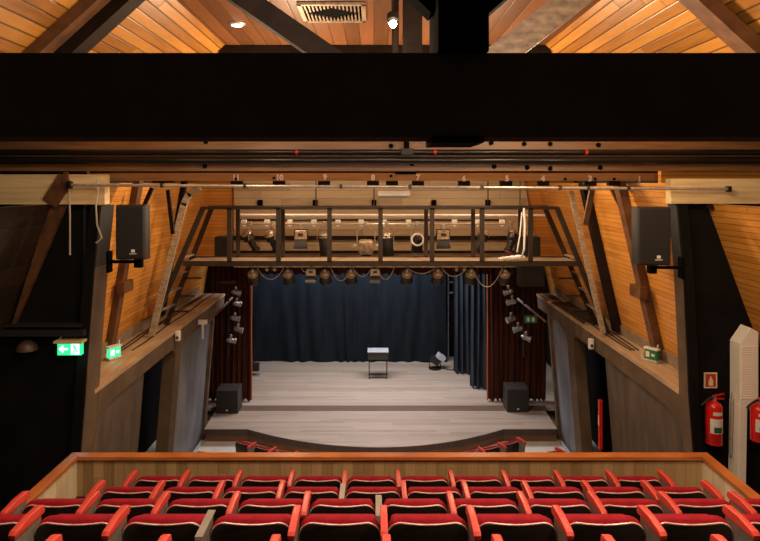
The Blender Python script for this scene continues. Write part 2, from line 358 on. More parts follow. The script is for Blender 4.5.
# ------------------------------------------------------------------ theatre seat
def outline(w, z0, z1, r, dip=0, n=6):
    pts = [(-w/2, z0)]
    for k in range(n+1):
        a = math.pi - math.pi/2*k/n; pts.append((-w/2+r+r*math.cos(a), z1-r+r*math.sin(a)))
    for k in range(1, 6):
        u = k/6; x = (-w/2+r)*(1-u) + (w/2-r)*u; pts.append((x, z1-dip*math.sin(math.pi*u)))
    for k in range(n+1):
        a = math.pi/2 - math.pi/2*k/n; pts.append((w/2-r+r*math.cos(a), z1-r+r*math.sin(a)))
    pts.append((w/2, z0)); return pts
def lean(y, z): return y + (.62-z)*.16
def arm_parts(root, x, pad=True):
    MB().prism([(x-.014,-.30,.62),(x-.014,-.02,.62),(x-.014,-.06,.40),(x-.014,-.10,.02),(x-.014,-.22,.02),(x-.014,-.26,.40)], (.028,0,0), .004).build('arm_standard', M_std, root)
    MB().box(x-.03,x+.03,-.24,-.08,0,.02).build('foot_plate', M_std, root)
    if pad:
        prof = [(-.305,.615),(-.31,.640),(-.295,.658),(-.15,.670),(-.03,.668),(0,.655),(.012,.615),(-.01,.60),(-.04,.618)]
        a = MB().prism([(x-.022,p,q) for p, q in prof], (.044,0,0), .006).build('armrest', M_arm, root, True)
    else:
        MB().box(x-.024,x+.024,-.30,-.01,.618,.630,bev=.003).box(x-.02,x+.02,-.303,-.297,.56,.618).build('arm_bracket', M_std, root)
def make_seat(left_arm=False, right='pad', left='pad'):
    e = empty('theatre_seat', (0,0,0))
    o = outline(.475, .20, .625, .075)
    mb = MB(); rings = []
    for ins, y in ((.045,-.030),(.022,-.034),(.006,-.046),(0,-.062),(0,-.085),(.010,-.105)):
        oo = outline(.505-2*ins, .20, .622-ins, .09)
        rings.append([mb.bm.verts.new((x, lean(y,z), z)) for x, z in oo])
    for A, B in zip(rings, rings[1:]):
        for k in range(len(A)-1): mb._poly([A[k],A[k+1],B[k+1],B[k]])
    mb._poly(rings[0]); mb._poly(rings[-1])
    mb.build('backrest', M_red, e, 'all')
    o2 = outline(.492, .12, .604, .08, .014)
    MB().prism([(x, lean(-.106,z), z) for x, z in o2], (0,-.022,0), .004).build('back_shell', M_shell, e, True)
    MB().tube([(x*1.0, lean(-.119,z), z+.003) for x, z in o2], .0055, 6).build('piping', M_pip, e, True)
    MB().box(-.225,.225,.03,.11,.14,.55, bev=.03, seg=3).build('seat_cushion', M_red, e, True)
    if left_arm: arm_parts(e, -.27, left == 'pad')
    if right: arm_parts(e, .27, right == 'pad')
    return e
protos = {}
def get_seat(key):
    if key not in protos:
        protos[key] = make_seat(*key); register(None); return protos[key], True
    return protos[key], False
def place_seat(key, loc, rz, label, group):
    o, first = get_seat(key)
    s = o if first else copy_tree(o)
    s.location = loc; s.rotation_euler = (0,0,rz)
    tag(s, label, 'seat', group); return s
# x of the arms at D for every row; n seats; index of the arm whose pad is missing
ROW = [('front', 0, .245, 10, 0, None), ('second', 1, .262, 10, 0, 4), ('third', 2, .035, 10, 1, 5), ('fourth', 3, .06, 10, 1, 3), ('nearest', 4, .06, 10, 0, None)]
ORD = ['first','second','third','fourth','fifth','sixth','seventh','eighth','ninth','tenth','eleventh']
rowname = {'front': 'front balcony row', 'second': 'second balcony row', 'third': 'third balcony row', 'fourth': 'fourth balcony row', 'nearest': 'nearest balcony row'}
for nm, k, cx, n, extra, miss in ROW:
    x0 = cx - n*.27; n2 = n + extra
    if nm == 'nearest': rng = range(1, 9)
    else: rng = range(n2)
    for i in rng:
        la = (i == rng[0])
        right = 'pad'
        if miss is not None and i == miss-1: right = 'bare'
        x = x0 + .54*(i+.5)
        note = 'red seat beside a bare metal armrest' if right == 'bare' else 'red seat with black back shell'
        place_seat((la, right), (x, DK[k], ZA[k]-.66), 0,
            '%s, %s from left in the %s' % (note, ORD[i-rng[0]], rowname[nm]), 'red theatre seats in the balcony, %s row' % nm)
# stalls seats that show above the parapet
j = 0
for s, cx, lst in ((-1, .0, [(-2.95,13.90,-.48),(-2.45,13.64,-.45),(-1.95,13.42,-.38),(-3.72,13.34,-.55),(-3.24,13.06,-.5)]), (1, 0, [(3.10,13.92,.48),(2.60,13.66,.45),(2.10,13.44,.38),(3.85,13.36,.55),(3.37,13.08,.5)])):
    for q, (x, y, rz) in enumerate(lst):
        place_seat((False, 'pad'), (x, y, -6.6), rz,
           'red seat in the stalls below, %s of the %s cluster' % (['first of front line','second of front line','third of front line','outer of rear line','inner of rear line'][q], 'left' if s < 0 else 'right'), 'red seats in the stalls below')

# ------------------------------------------------------------------ near black truss
t = tag(empty('ceiling_beam', (.3,2.3,.17)), 'huge black beam across the top of the view with a black post', 'beam')
MB().box(-3.9,4.5,2.2,2.45,.169,.477).build('beam', M_beam, t)
MB().box(.231,.414,2.16,2.5,.476,2.45).build('post', M_blackb, t)  # post and braces: their unlit darkness is put into the black colour
MB().box(.213,.398,2.17,2.47,.146,.17).build('post_foot', M_blackb, t)
MB().bar((.25,2.33,.68),(-.25,2.33,1.18),.12,.10).build('knee_brace', M_blackb, t); MB().bar((.39,2.33,.67),(.9,2.33,1.12),.12,.10).build('knee_brace', M_blackb, t)
# v braces and rafters
d = 5.6
def diag(name, px0, py0, px1, py1, w, d, m, ext=0):
    a, b = P(px0,py0,d), P(px1,py1,d); v = (b-a).normalized(); b = b + v*ext
    return MB().bar(a, b, .2, w, (0,1,0)).build(name, m)
tag(diag('roof_brace', 408,112, 246,0, .19, 5.6, M_dark, .75), 'dark diagonal roof brace rising to the left beside the vent grille', 'brace')  # shade on this brace is put into its colour by the darker timber
tag(diag('roof_brace', 428,112, 572,0, .25, 5.6, M_brace, .75), 'pale, lit-coloured diagonal roof brace rising right of the black post', 'brace')
for s, c, yr, lab in ((-1, CL, 6.95, 'dark brown rafter crossing the boards at upper left'), (1, CR, 6.45, 'red-brown rafter crossing the boards at upper right corner')):
    a = Vector((c, yr, CZ-.05)); b = Vector((c+s*1.1*1.7, yr, CZ-1.75))
    n = Vector((-s*1, 0, -1.1)).normalized()*.10
    tag(MB().bar(a+n, b+n, .26, .24 if s < 0 else .15).build('roof_rafter', M_dark if s < 0 else M_timber), lab, 'rafter')
tag(MB().bar(Vector((-2.7,6.70,2.42)), Vector((-4.55,6.70,.74)), .2, .14).build('rafter_edge', M_timber), 'reddish timber strip beside the dark left rafter', 'rafter')
# pole by the lamp
tag(MB().tube([(.27,7.6,2.5),(.27,7.6,1.3)], .045).build('ceiling_pole', M_dark, None, True), 'dark vertical pole hanging right of the bright ceiling lamp', 'pole')
tag(MB().box(.37,.62,7.7,7.78,1.5,2.5).build('ceiling_post', M_dark), 'brown timber post between the lamp and the black post', 'post')
# bright lamp
LP = P(393,24,7.2)
t = tag(empty('ceiling_spotlight', (LP.x,LP.y,LP.z)), 'glaring bare ceiling spotlight above the black beam', 'lamp')
b_ = MB(); bmesh.ops.create_uvsphere(b_.bm, u_segments=16, v_segments=10, radius=.045); b_.xform(Matrix.Translation(LP)); b_.build('bulb', M_bulb, t, True)
MB().lathe([(0,.04),(.03,.075),(.12,.075),(.15,.03)], LP+Vector((0,.03,.02)), (0,.5,1)).build('housing', M_fixblk, t, True)
MB().tube([LP+Vector((0,.08,.15)), (LP.x,LP.y+.08,2.5)], .015).build('stem', M_fixblk, t)
# downlight
q = P(237,23,9.4); t = tag(empty('downlight', (q.x,q.y,2.5)), 'small recessed downlight in the ceiling left of the vent', 'lamp')
MB().lathe([(0,.10),(.02,.13),(.03,.13)], (q.x,q.y,2.47), (0,0,1)).build('ring', M_galv, t, True)
MB().lathe([(0,.085),(.004,.085)], (q.x,q.y,2.462), (0,0,1)).build('lens', M_glow, t)
# vent grille
t = tag(empty('ceiling_vent', (-.6,8.75,2.5)), 'square louvred metal air vent grille in the flat ceiling', 'vent')
x0, x1, y0, y1 = -1.07, -.12, 8.28, 9.2
mb = MB()
for a in ((x0,x1,y0,y0+.06),(x0,x1,y1-.06,y1),(x0,x0+.06,y0,y1),(x1-.06,x1,y0,y1)): mb.box(*a, 2.46, 2.499)
mb.build('frame', M_tray, t)
MB().box(x0,x1,y0,y1,2.494,2.499).build('backing', M_blackb, t)
for k in range(15):
    x = x0+.10+k*.0535; L = .10+abs(k-7)*.038
    MB().box(x-.010,x+.010,y0+.07,y0+.07+L,2.465,2.49).build('slat', M_tray, t); MB().box(x-.010,x+.010,y1-.07-L,y1-.07,2.465,2.49).build('slat', M_tray, t)

# ------------------------------------------------------------------ tie beam, pipes, number beam
t = tag(empty('tie_beam', (.2,9,.18)), 'red-brown bolted timber tie beam spanning the hall behind two black pipes', 'beam')
MB().box(-6.2,6.3,9.0,9.2,.18,.66).build('beam', M_tie, t)
for px, py in ((491,143),(524,144),(550,144),(598,145),(391,146),(206,142),(494,166.5),(527,167.5),(550,168.5),(600,167.5),(412,164),(205,166)):
    c = P(px,py,9.0); MB().lathe([(0,.036),(.03,.036),(.045,.02)], c, (0,-1,0), 6).build('bolt', M_blackb, t)
tag(MB().tube([(-6.2,8.86,.455),(6.3,8.86,.455)], .042, 10).build('pipe', M_pipe, None, True), 'upper of two long black pipes below the black beam', 'pipe', None)
tag(MB().tube([(-6.2,8.86,.335),(6.3,8.86,.335)], .055, 10).build('pipe', M_pipe, None, True), 'lower thicker of two long black pipes below the black beam', 'pipe', None)
for px, lb in ((297,'left'),(435,'middle'),(586,'right')):
    c = P(px,152,8.86); c.z = .455
    tag(MB().tube([c-Vector((.018,0,0)), c+Vector((.018,0,0))], .046, 10).build('tape_band', M_redtape, None, True), '%s red tape band round the upper black pipe' % lb, 'tape')
c = P(407,152,8.8)
t = tag(empty('junction_box', c), 'small black junction box on the black pipes at mid span', 'box')
MB().box(c.x-.09,c.x+.09,8.72,8.80,c.z-.05,c.z+.05,bev=.01).build('box', M_spk, t); MB().box(c.x-.05,c.x+.03,8.75,8.79,c.z+.05,.70).build('strap', M_blackb, t)
t = tag(empty('numbered_beam', (.2,10,.03)), 'pale timber beam with white numbers painted along it', 'beam')
MB().box(-5.3,5.2,10,10.14,.035,.168).build('beam', M_numbeam, t)
MB().box(-5.3,5.2,10.04,10.14,.168,.30).build('shadow_gap', M_dark, t)  # dark box standing in for the shadow gap above the numbers
for txt, px, py in (('11',236,178),('10',279.5,178),('9',325,177.5),('8',373,178),('7',418,178),('6',464,179),('5',507,179),('4',543,179),('3',590,179),('1',639.5,179.5)):
    cu = bpy.data.curves.new('t', 'FONT'); cu.body = txt; cu.size = .125; cu.offset = .007; cu.align_x = 'CENTER'; cu.align_y = 'CENTER'; cu.extrude = .002
    to = bpy.data.objects.new('t', cu); col.objects.link(to)
    bpy.context.view_layer.update()
    me = bpy.data.meshes.new_from_object(to.evaluated_get(bpy.context.evaluated_depsgraph_get())); bpy.data.objects.remove(to)
    ob = bpy.data.objects.new('painted_number', me); me.materials.clear(); me.materials.append(M_num); col.objects.link(ob); ob.parent = t
    c = P(px,py-.3,9.985); ob.location = c - t.location; ob.rotation_euler = (R(90),0,0)
for px, py in ((565,179),(595,179),(614,179),(391,176),(236,179),(274,178)):
    c = P(px,py,10.0); MB().lathe([(0,.025),(.02,.025)], c, (0,-1,0), 8).build('bolt', M_dark, t)
for px in (237,279,324,373,392,418,464,506,543,590,614):
    c = P(px,184.5,10.05); MB().box(c.x-.10,c.x+.10,10.02,10.12,-.05,.034).build('bracket', M_dark, t)
MB().box(P(395,0,9.98).x,P(416,0,9.98).x,9.97,9.999,.145,.185).build('nameplate', M_blackb, t)
t = tag(empty('lighting_pipe', (.3,8.3,-.06)), 'long pale metal pipe below the numbered beam', 'pipe')
pa, pb = P(70,185,8.3), P(728,189,8.3)
MB().tube([pa,pb], .020, 8).build('tube', M_galv, t, True)
for px in (162,245,341,410,482,560,588,628):
    c = P(px,187,8.3); c.z = pa.z + (pb.z-pa.z)*(px-70)/658; MB().box(c.x-.02,c.x+.02,8.27,8.33,c.z-.03,c.z+.035).build('clamp', M_steel, t)
MB().box(pa.x-.04,pa.x+.02,8.26,8.34,pa.z-.05,pa.z+.05).build('end_cap', M_pipe, t); MB().box(pb.x-.01,pb.x+.03,8.26,8.34,pb.z-.04,pb.z+.04).build('end_cap', M_pipe, t)
# pale boards on top of the partitions
tag(MB().box(-6.2,-3.78,8.42,8.58,-.30,.12).build('pale_beam', M_pale), 'wide pale board above the black wall at left', 'board')
tag(MB().box(4.17,6.4,8.42,8.58,-.29,.06).build('pale_beam', M_pale), 'wide pale board above the black wall at right', 'board')
tag(MB().bar(P(66,178,8.4),P(50,203,8.4),.05,.22).build('knee_timber', M_timber), 'short reddish strip for the shadow across the pale board at left', 'timber')  # stands in for the brown diagonal shadow on the pale board
tag(MB().bar(P(66,172,8.38),P(66,192,8.38),.05,.06).build('stub_post', M_timber), 'small brown post end above the left pale board', 'post')
tag(MB().prism([P(52,205,8.55),P(68,205,8.55),P(17,324,8.55),P(14,324,8.55)], (0,-.06,0)).build('slanted_timber', M_timber), 'orange-lit tapering slanted timber against the left black wall', 'timber')
tag(MB().bar(P(672,171,10.2),P(700,188,10.2),.12,.18).build('knee_timber', M_dark), 'dark diagonal knee timber at the right end of the numbered beam', 'timber')
tag(MB().prism([P(703,203,8.5),P(760,203,8.5),P(762,209,8.5),P(706,209,8.5)], (0,-.06,0)).build('dark_batten', M_dark), 'dark batten under the right pale board', 'batten')
S(MB().box(-8,-4.05,8.36,8.58,-2.14,-2.06).box(-8,-4.1,8.40,8.56,-2.02,-1.99).build('trim_3', M_spk))
S(MB().box(-4.14,-4.10,8.54,8.58,-2.0,-.3).build('trim_4', M_spk))

# ------------------------------------------------------------------ timbers and trays on plank walls
def wall_timber(side, y, z0, z1, w, dep, m, lab, block=None, name='wall_timber', xo=0):
    f = wl if side < 0 else wr
    t = tag(empty(name, (f(z0)-side*dep/2, y, z0)), lab, 'timber')
    a = Vector((f(z0)-side*(dep/2+xo), y, z0)); b = Vector((f(z1)-side*(dep/2+xo), y, z1))
    MB().bar(a, b, w, dep).build('post', m, t)
    if block is not None:
        x = f(block)-side*(dep+.03)
        MB().bar(Vector((x,y,block-.1)), Vector((x+(-side)*.0,y,block+.1)), w+.22, .12).build('block', m, t)
    return t
wall_timber(-1, 10.75, -2.95, .1, .20, .12, M_timber, 'brown timber post on the left plank wall below the speaker', -1.85)
wall_timber(1, 10.25, -2.95, .1, .20, .14, M_timber, 'brown timber post on the right plank wall below the speaker', -1.85)
wall_timber(-1, 13.4, -2.95, .1, .16, .10, M_dark, 'narrow dark timber on the left plank wall behind the cable tray')
wall_timber(1, 12.0, -2.95, .1, .22, .14, M_dark, 'dark timber post beside the right cable tray')
for pts, lab in ((((116,190),(121,205)), 'short dark knee above the left speaker'), (((168,190),(173,234)), 'thin dark strut left of the curved cable tray'), (((152,188),(144,206)),'small brown knee right of the left speaker')):
    d = 10.4; tag(MB().bar(P(*pts[0],d), P(*pts[1],d), .06, .06).build('knee_timber', M_dark), lab, 'timber')
for pts, lab in ((((592,190),(585,225)), 'short dark knee beside the right cable tray'), (((668,186),(650,206)), 'dark knee behind the right speaker'), (((612,188),(626,215)),'brown knee left of the right speaker')):
    d = 10.6; tag(MB().bar(P(*pts[0],d), P(*pts[1],d), .06, .09).build('knee_timber', M_timber), lab, 'timber')
def tray(pts, lab, w=.13):
    t = tag(empty('cable_tray', pts[0]), lab, 'cable tray')
    mb = MB()
    for a, b in zip(pts, pts[1:]):
        a, b = Vector(a), Vector(b); n = (b-a).normalized(); mb.bar(a-n*.02, b+n*.02, .07, w)
    mb.build('channel', M_tray, t)
tray([P(152,334,11.7),P(184,204,11.7),P(189,194,11.7),P(199,188,11.7)], 'perforated metal cable tray curving up the left plank wall', .12)
tray([P(603,332,11.8),P(571,192,11.8)], 'slim metal cable tray running up the right plank wall', .09)

# ------------------------------------------------------------------ lighting bridge
ZB = -1.58; ZR = -.50; Y0, Y1 = 12.0, 12.78
t = tag(empty('lighting_bridge', (.2,12.4,ZB)), 'brown steel lighting bridge with railing hung across the stage opening', 'gantry')
xl, xr = P(186,262,12).x, P(578,262,12).x
MB().box(xl,xr,Y0+.03,Y1-.03,ZB-.03,ZB).build('deck', M_deck, t)
MB().box(xl-.05,xr+.05,Y0-.03,Y0+.03,ZB-.08,ZB+.02).box(xl-.05,xr+.05,Y1-.03,Y1+.03,ZB-.08,ZB+.02).build('edge_beam', M_steel, t)
MB().box(P(201,208,12).x,P(558,208,12).x,Y0-.03,Y0+.03,ZR-.03,ZR+.03).build('top_rail', M_steel, t)
MB().box(P(208,0,12.78).x,P(548,0,12.78).x,Y1-.02,Y1+.02,ZR-.02,ZR+.02).build('top_rail', M_steel, t)
for px in (229.5,278.5,329.5,380.5,432,482,530.5):
    x = P(px,0,12).x; MB().box(x-.045,x+.045,Y0-.03,Y0+.03,ZB,ZR).build('post', M_steel, t)
for px in (238,283,426,473,520):
    x = P(px,0,12.78).x; MB().box(x-.04,x+.04,Y1-.03,Y1+.03,ZB,ZR).build('post', M_steel, t)
for px in (316,374,488,580):
    x = P(px,0,12.4).x if px<560 else P(520,0,12.4).x
    MB().tube([(x,12.4,ZR+.02),(x,12.4,.5)], .012).build('hanger', M_steel, t)
def ladder(side, f0, f1, b0, b1, rungs, bars, lab):
    t = tag(empty('access_ladder', P(*f1,Y0)), lab, 'ladder')
    A0, A1, B0, B1 = P(*f0,Y0), P(*f1,Y0), P(*b0,Y1), P(*b1,Y1)
    MB().bar(A0, A1, .05, .10).build('stringer', M_steel, t); MB().bar(B0, B1, .05, .10).build('stringer', M_steel, t)
    for u in rungs:
        MB().bar(A0.lerp(A1,u), B0.lerp(B1,u), .06, .03, (1,0,0)).build('rung', M_galv, t)
    for u in bars:
        c = B0.lerp(B1,u); MB().bar(c, c-Vector((side*.36,0,0)), .05, .03).build('step_bar', M_steel, t)
ladder(-1, (203,208),(149,334),(212,207),(166,325.5), (.40,.54,.68,.82), (.6,.75,.88), 'leaning steel ladder from left ledge up to the lighting bridge')
ladder(1, (557,208),(608,334),(545,208),(596,325), (.40,.54,.68,.82), (.6,.75,.88), 'leaning steel ladder from right ledge up to the lighting bridge')
# battens behind the bridge
yb = 13.5
tag(MB().tube([P(238,215,yb), P(545,215.5,yb)], .03, 8).build('batten_pipe', M_white, None, True), 'white lighting batten behind the bridge railing', 'pipe')
tag(MB().tube([P(240,220,yb+.3), P(505,220,yb+.3)], .028, 8).build('batten_pipe', M_pipe, None, True), 'dark batten just below the white lighting batten', 'pipe')
tag(MB().tube([P(242,224,yb-.2), P(505,224,yb-.2)], .022, 8).build('batten_pipe', M_galv, None, True), 'thin bare metal batten carrying the upper row of stage lamps', 'pipe')
for i, px in enumerate((244,267,290,314,338,361,384,408.5,454.5,478,502)):
    c = P(px,221,yb-.1)
    tag(MB().box(c.x-.06,c.x+.06,c.y-.04,c.y+.04,c.z-.05,c.z+.03,bev=.012).box(c.x-.03,c.x+.03,c.y-.03,c.y+.03,c.z-.12,c.z-.04).build('pipe_clamp', M_clamp), 'white pipe clamp, %s from left on the batten behind the bridge' % ORD[i], 'clamp', 'white clamps on the batten')
for i, px in enumerate((260,315,374,434,488)):
    c = P(px,203,15.42)
    tag(MB().box(c.x-.06,c.x+.06,c.y-.02,c.y+.07,c.z-.1,c.z+.08).box(c.x-.03,c.x+.03,c.y-.06,c.y,c.z-.12,c.z-.06).build('header_hook', M_blackb), 'small black bracket, %s from left on the pale header boards' % ORD[i], 'bracket', 'black brackets on the header')
t = tag(empty('fluorescent_fitting', P(394,196,15.3)), 'short white tube light fitting on the header boards', 'lamp')
a, b = P(378,195,15.35), P(410,195,15.35)
MB().box(a.x,b.x,15.33,15.47,a.z+.02,a.z+.1).build('housing', M_white, t); MB().tube([a,b], .035, 8).build('tube', M_tube, t, True)

# ------------------------------------------------------------------ stage lamps
def make_par(kind):
    e = empty('stage_lamp', (0,0,0))
    MB().box(-.035,.035,-.03,.03,-.05,.05,bev=.01).build('clamp', M_clamp if kind in ('short_par','drum') else M_galv, e)
    if kind == 'drum':       # wide lamp pointing away and down, tan rear cap towards the hall
        MB().tube([(-.15,0,-.24),(-.15,0,-.07),(-.10,0,-.05),(.10,0,-.05),(.15,0,-.07),(.15,0,-.24)], .011, 6).build('yoke', M_fixblk, e, True)
        ax = Vector((0,.62,-.78)).normalized(); c = Vector((0,-.03,-.14))
        MB().lathe([(0,.04),(.015,.09),(.06,.125),(.12,.13)], c, ax).build('rear_cap', M_fixtan, e, True)
        MB().lathe([(.11,.135),(.30,.135),(.31,.15),(.33,.15)], c, ax).build('housing', M_fixblk, e, True)
        MB().lathe([(.331,.125),(.337,.1)], c, ax).build('lens', M_lens, e, True)
        MB().lathe([(-.05,.02),(.01,.03)], c, ax, 8).build('socket', M_white, e, True)
    elif kind == 'box':
        MB().tube([(-.13,0,-.20),(-.13,0,-.05),(.13,0,-.05),(.13,0,-.20)], .010, 6).build('yoke', M_fixblk, e, True)
        Mx = Matrix.Translation((0,0,-.17)) @ Matrix.Rotation(R(-18),4,'X')
        MB().box(-.115,.115,-.08,.10,-.09,.09,Mx,bev=.012).build('housing', M_fixtan if True else None, e)
        MB().box(-.05,.05,-.088,-.08,-.03,.03,Mx).build('rating_plate', M_fixblk, e)
        MB().prism([(-.10,-.06,-.09),(.10,-.06,-.09),(.13,-.09,-.24),(-.13,-.09,-.24)], (0,.17,0)).xform(Mx).build('hood', M_fixblk, e)
    elif kind == 'par':      # long can pointing down
        MB().tube([(-.13,0,-.34),(-.13,0,-.12),(0,0,-.03),(.13,0,-.12),(.13,0,-.34)], .010, 6).build('yoke', M_fixtan, e, True)
        ax = Vector((.08,.15,-1)).normalized(); c = Vector((0,0,-.20))
        MB().lathe([(0,.03),(.02,.08),(.09,.11),(.42,.115),(.43,.13),(.45,.13)], c, ax).build('housing', M_fixblk, e, True)
        MB().lathe([(-.03,.045),(.02,.075),(.05,.095)], c, ax).build('rear_cap', M_galv, e, True)
        MB().lathe([(.451,.11),(.455,.05)], c, ax).build('lens', M_lens, e, True)
    elif kind == 'yoke':     # pale lamp with wide yoke and side knobs
        MB().tube([(-.17,0,-.42),(-.17,0,-.14),(0,0,-.05),(.17,0,-.14),(.17,0,-.42)], .012, 6).build('yoke', M_galv, e, True)
        MB().box(-.14,.14,-.14,.14,-.58,-.30,bev=.05,seg=3).build('housing', M_fixtan, e, True)
        MB().lathe([(0,.09),(.10,.10),(.12,.07)], (0,0,-.58), (0,.25,-1)).build('barrel', M_fixblk, e, True)
        MB().lathe([(0,.04),(.05,.04)], (-.24,0,-.42), (1,0,0),10).lathe([(0,.04),(.05,.04)], (.19,0,-.42), (1,0,0),10).build('tilt_knob', M_galv, e, True)
    elif kind == 'ring':
        MB().tube([(-.12,0,-.5),(-.12,0,-.12),(0,0,-.03),(.12,0,-.12),(.12,0,-.5)], .010, 6).build('yoke', M_galv, e, True)
        mb = MB(); mb.tube([(.11*math.cos(a),-.14,-.29+.11*math.sin(a)) for a in [2*math.pi*k/20 for k in range(21)]], .018, 8)
        mb.build('coiled_cable', M_clamp, e, True)
        MB().lathe([(0,.05),(.03,.10),(.30,.11),(.32,.13)], (0,-.05,-.24), (0,.3,-1)).build('housing', M_fixblk, e, True)
    elif kind == 'prof':     # slender profile spot aimed sideways
        MB().tube([(0,-.11,-.3),(0,-.11,-.08),(0,0,-.03),(0,.11,-.08),(0,.11,-.3)], .010, 6).build('yoke', M_fixtan, e, True)
        ax = Vector((.45,.2,-.87)).normalized(); c = Vector((-.08,0,-.16))
        MB().lathe([(0,.06),(.02,.10),(.16,.11),(.18,.07),(.36,.065),(.37,.085),(.42,.085)], c, ax).build('housing', M_fixblk, e, True)
        MB().lathe([(-.03,.05),(.0,.09),(.05,.115)], c, ax).build('rear_cap', M_fixtan, e, True)
        MB().lathe([(.421,.07),(.426,.03)], c, ax).build('lens', M_redtape, e, True)
    elif kind == 'twin':
        MB().box(-.17,.17,-.05,.05,-.13,-.05,bev=.02).build('housing', M_fixblk, e, True)
        MB().lathe([(0,.04),(.02,.035)], (-.09,-.05,-.09), (0,-1,0),12).lathe([(0,.04),(.02,.035)], (.09,-.05,-.09), (0,-1,0),12).build('lens', M_pale, e, True)
    elif kind == 'side':     # horizontal can for the side booms
        MB().tube([(0,-.1,-.12),(0,-.1,-.02),(0,.1,-.02),(0,.1,-.12)], .010, 6).build('yoke', M_fixblk, e, True)
        ax = Vector((1,.15,-.28)).normalized(); c = Vector((-.12,0,-.12))
        MB().lathe([(-.03,.03),(.02,.075),(.22,.08),(.23,.10),(.28,.10)], c, ax).build('housing', M_fixgrey, e, True)
        MB().lathe([(.281,.09),(.285,.04)], c, ax).build('lens', M_lens, e, True)
    register(None); return e
LPROTO = {}
def lamp(kind, loc, rz, label, group, sc=1.0):
    if kind not in LPROTO: LPROTO[kind] = make_par(kind); s = LPROTO[kind]
    else: s = copy_tree(LPROTO[kind])
    s.location = loc; s.rotation_euler = (0,0,rz); s.scale = (sc,sc,sc)
    return tag(s, label, 'stage light', group)
up = [('prof',250,'tan and black profile lamp, first from left above the bridge deck',0),('prof',273,'small black profile lamp, second from left above the bridge deck',.5),
      ('box',301,'pale box flood lamp, first of two boxes above the bridge deck',0),('par',324,'long black can lamp hanging left of the bridge centre',0),('yoke',366,'pale square lamp in a wide yoke near the bridge centre',0),
      ('par',387,'long black can lamp just right of the bridge centre',.2),('ring',417,'black lamp with a coil of white cable above the bridge deck',0),('box',443,'pale box flood lamp, second of two boxes above the bridge deck',0),
      ('prof',481,'dark profile lamp second from right above the bridge deck',3.0),('prof',511,'black profile lamp with red front at the right end of the bridge',3.4)]
for kd, px, lb, rz in up: lamp(kd, P(px,224+(3 if kd == 'box' else 0),13.3), rz, lb, 'stage lamps above the bridge deck', 1.15)
lo = [('drum',253),('twin',271),('drum',288),('box',311),('drum',325),('drum',351),('box',375),('drum',407),('drum',438),('twin',460),('drum',471),('drum',505)]
cnt = {'drum':0,'box':0,'twin':0}; nmk = {'drum':'round tan-backed lamp','box':'small square lamp','twin':'small twin-lens lamp'}
for kd, px in lo:
    lamp(kd, P(px,265.5,12.25), 0, '%s, %s of its kind from left, hanging under the bridge' % (nmk[kd], ORD[cnt[kd]]), 'stage lamps under the bridge', .86); cnt[kd] += 1
tag(MB().tube([P(232,265.3,12.25), P(531,265.3,12.25)], .022, 8).build('lamp_rail', M_pipe, None, True), 'black pipe under the bridge carrying the lower lamps', 'pipe')
# sagging cables under bridge
for i, (a, b, sg) in enumerate(((256,285,9),(300,311,4),(330,352,10),(352,373,7),(376,395,9),(440,468,7),(471,503,14),(405,438,5))):
    pts = []
    for k in range(11):
        u = k/10; pts.append(P(a+(b-a)*u, 266+4*sg*u*(1-u)*1.5, 12.2))
    tag(MB().tube(pts, .009, 5).build('lamp_cable', M_cable, None, True), 'pale cable sagging under the bridge, %s from left' % ORD[i], 'cable', 'sagging cables under the bridge')
# rope and loom on the right of the bridge deck
tag(MB().tube([P(524,208,11.9),P(525,225,11.9),P(524,250,11.9),P(522,256,12.1),P(512,257,12.2),P(503,258,12.2)], .022, 6).build('rope', M_clamp, None, True), 'white rope hanging at the right end of the bridge', 'rope')
tag(MB().tube([P(522,212,11.95),P(520,235,11.95),P(517,252,11.98)], .014, 6).build('rope', M_clamp, None, True), 'thin white cord beside the rope on the bridge', 'rope')
t = tag(empty('rope_heap', P(510,257,12.3)), 'heap of white rope coiled on the right of the bridge deck', 'rope')
for k in range(5):
    c = P(504+k*4,258,12.3); c.z = ZB+.03; MB().tube([c+Vector((.11*math.cos(a),.07*math.sin(a),.02*math.sin(a*2+k)+.01*k)) for a in [2*math.pi*q/14 for q in range(15)]], .014, 6).build('coil', M_clamp, t, True)
# monitors standing on the far ledge ends
def cab(px0, px1, py0, py1, d, dep, lab, name='loudspeaker', m=M_spk):
    a, b = P(px0,py1,d), P(px1,py0,d)
    t = tag(empty(name, ((a.x+b.x)/2, d+dep/2, a.z)), lab, 'speaker')
    MB().box(a.x,b.x,d+.02,d+dep,a.z,b.z,bev=.015).build('cabinet', M_spkt, t)
    MB().box(a.x+.02,b.x-.02,d,d+.03,a.z+.02,b.z-.02,bev=.008).build('grille', m, t)
    return t
cab(214,229,237,257,13.6,.4,'black box loudspeaker behind the left end of the bridge')
cab(518,541,237,257,13.6,.4,'black box loudspeaker behind the right end of the bridge')
cab(520,545,265,287,15.1,.4,'black box loudspeaker hanging below the right end of the bridge')
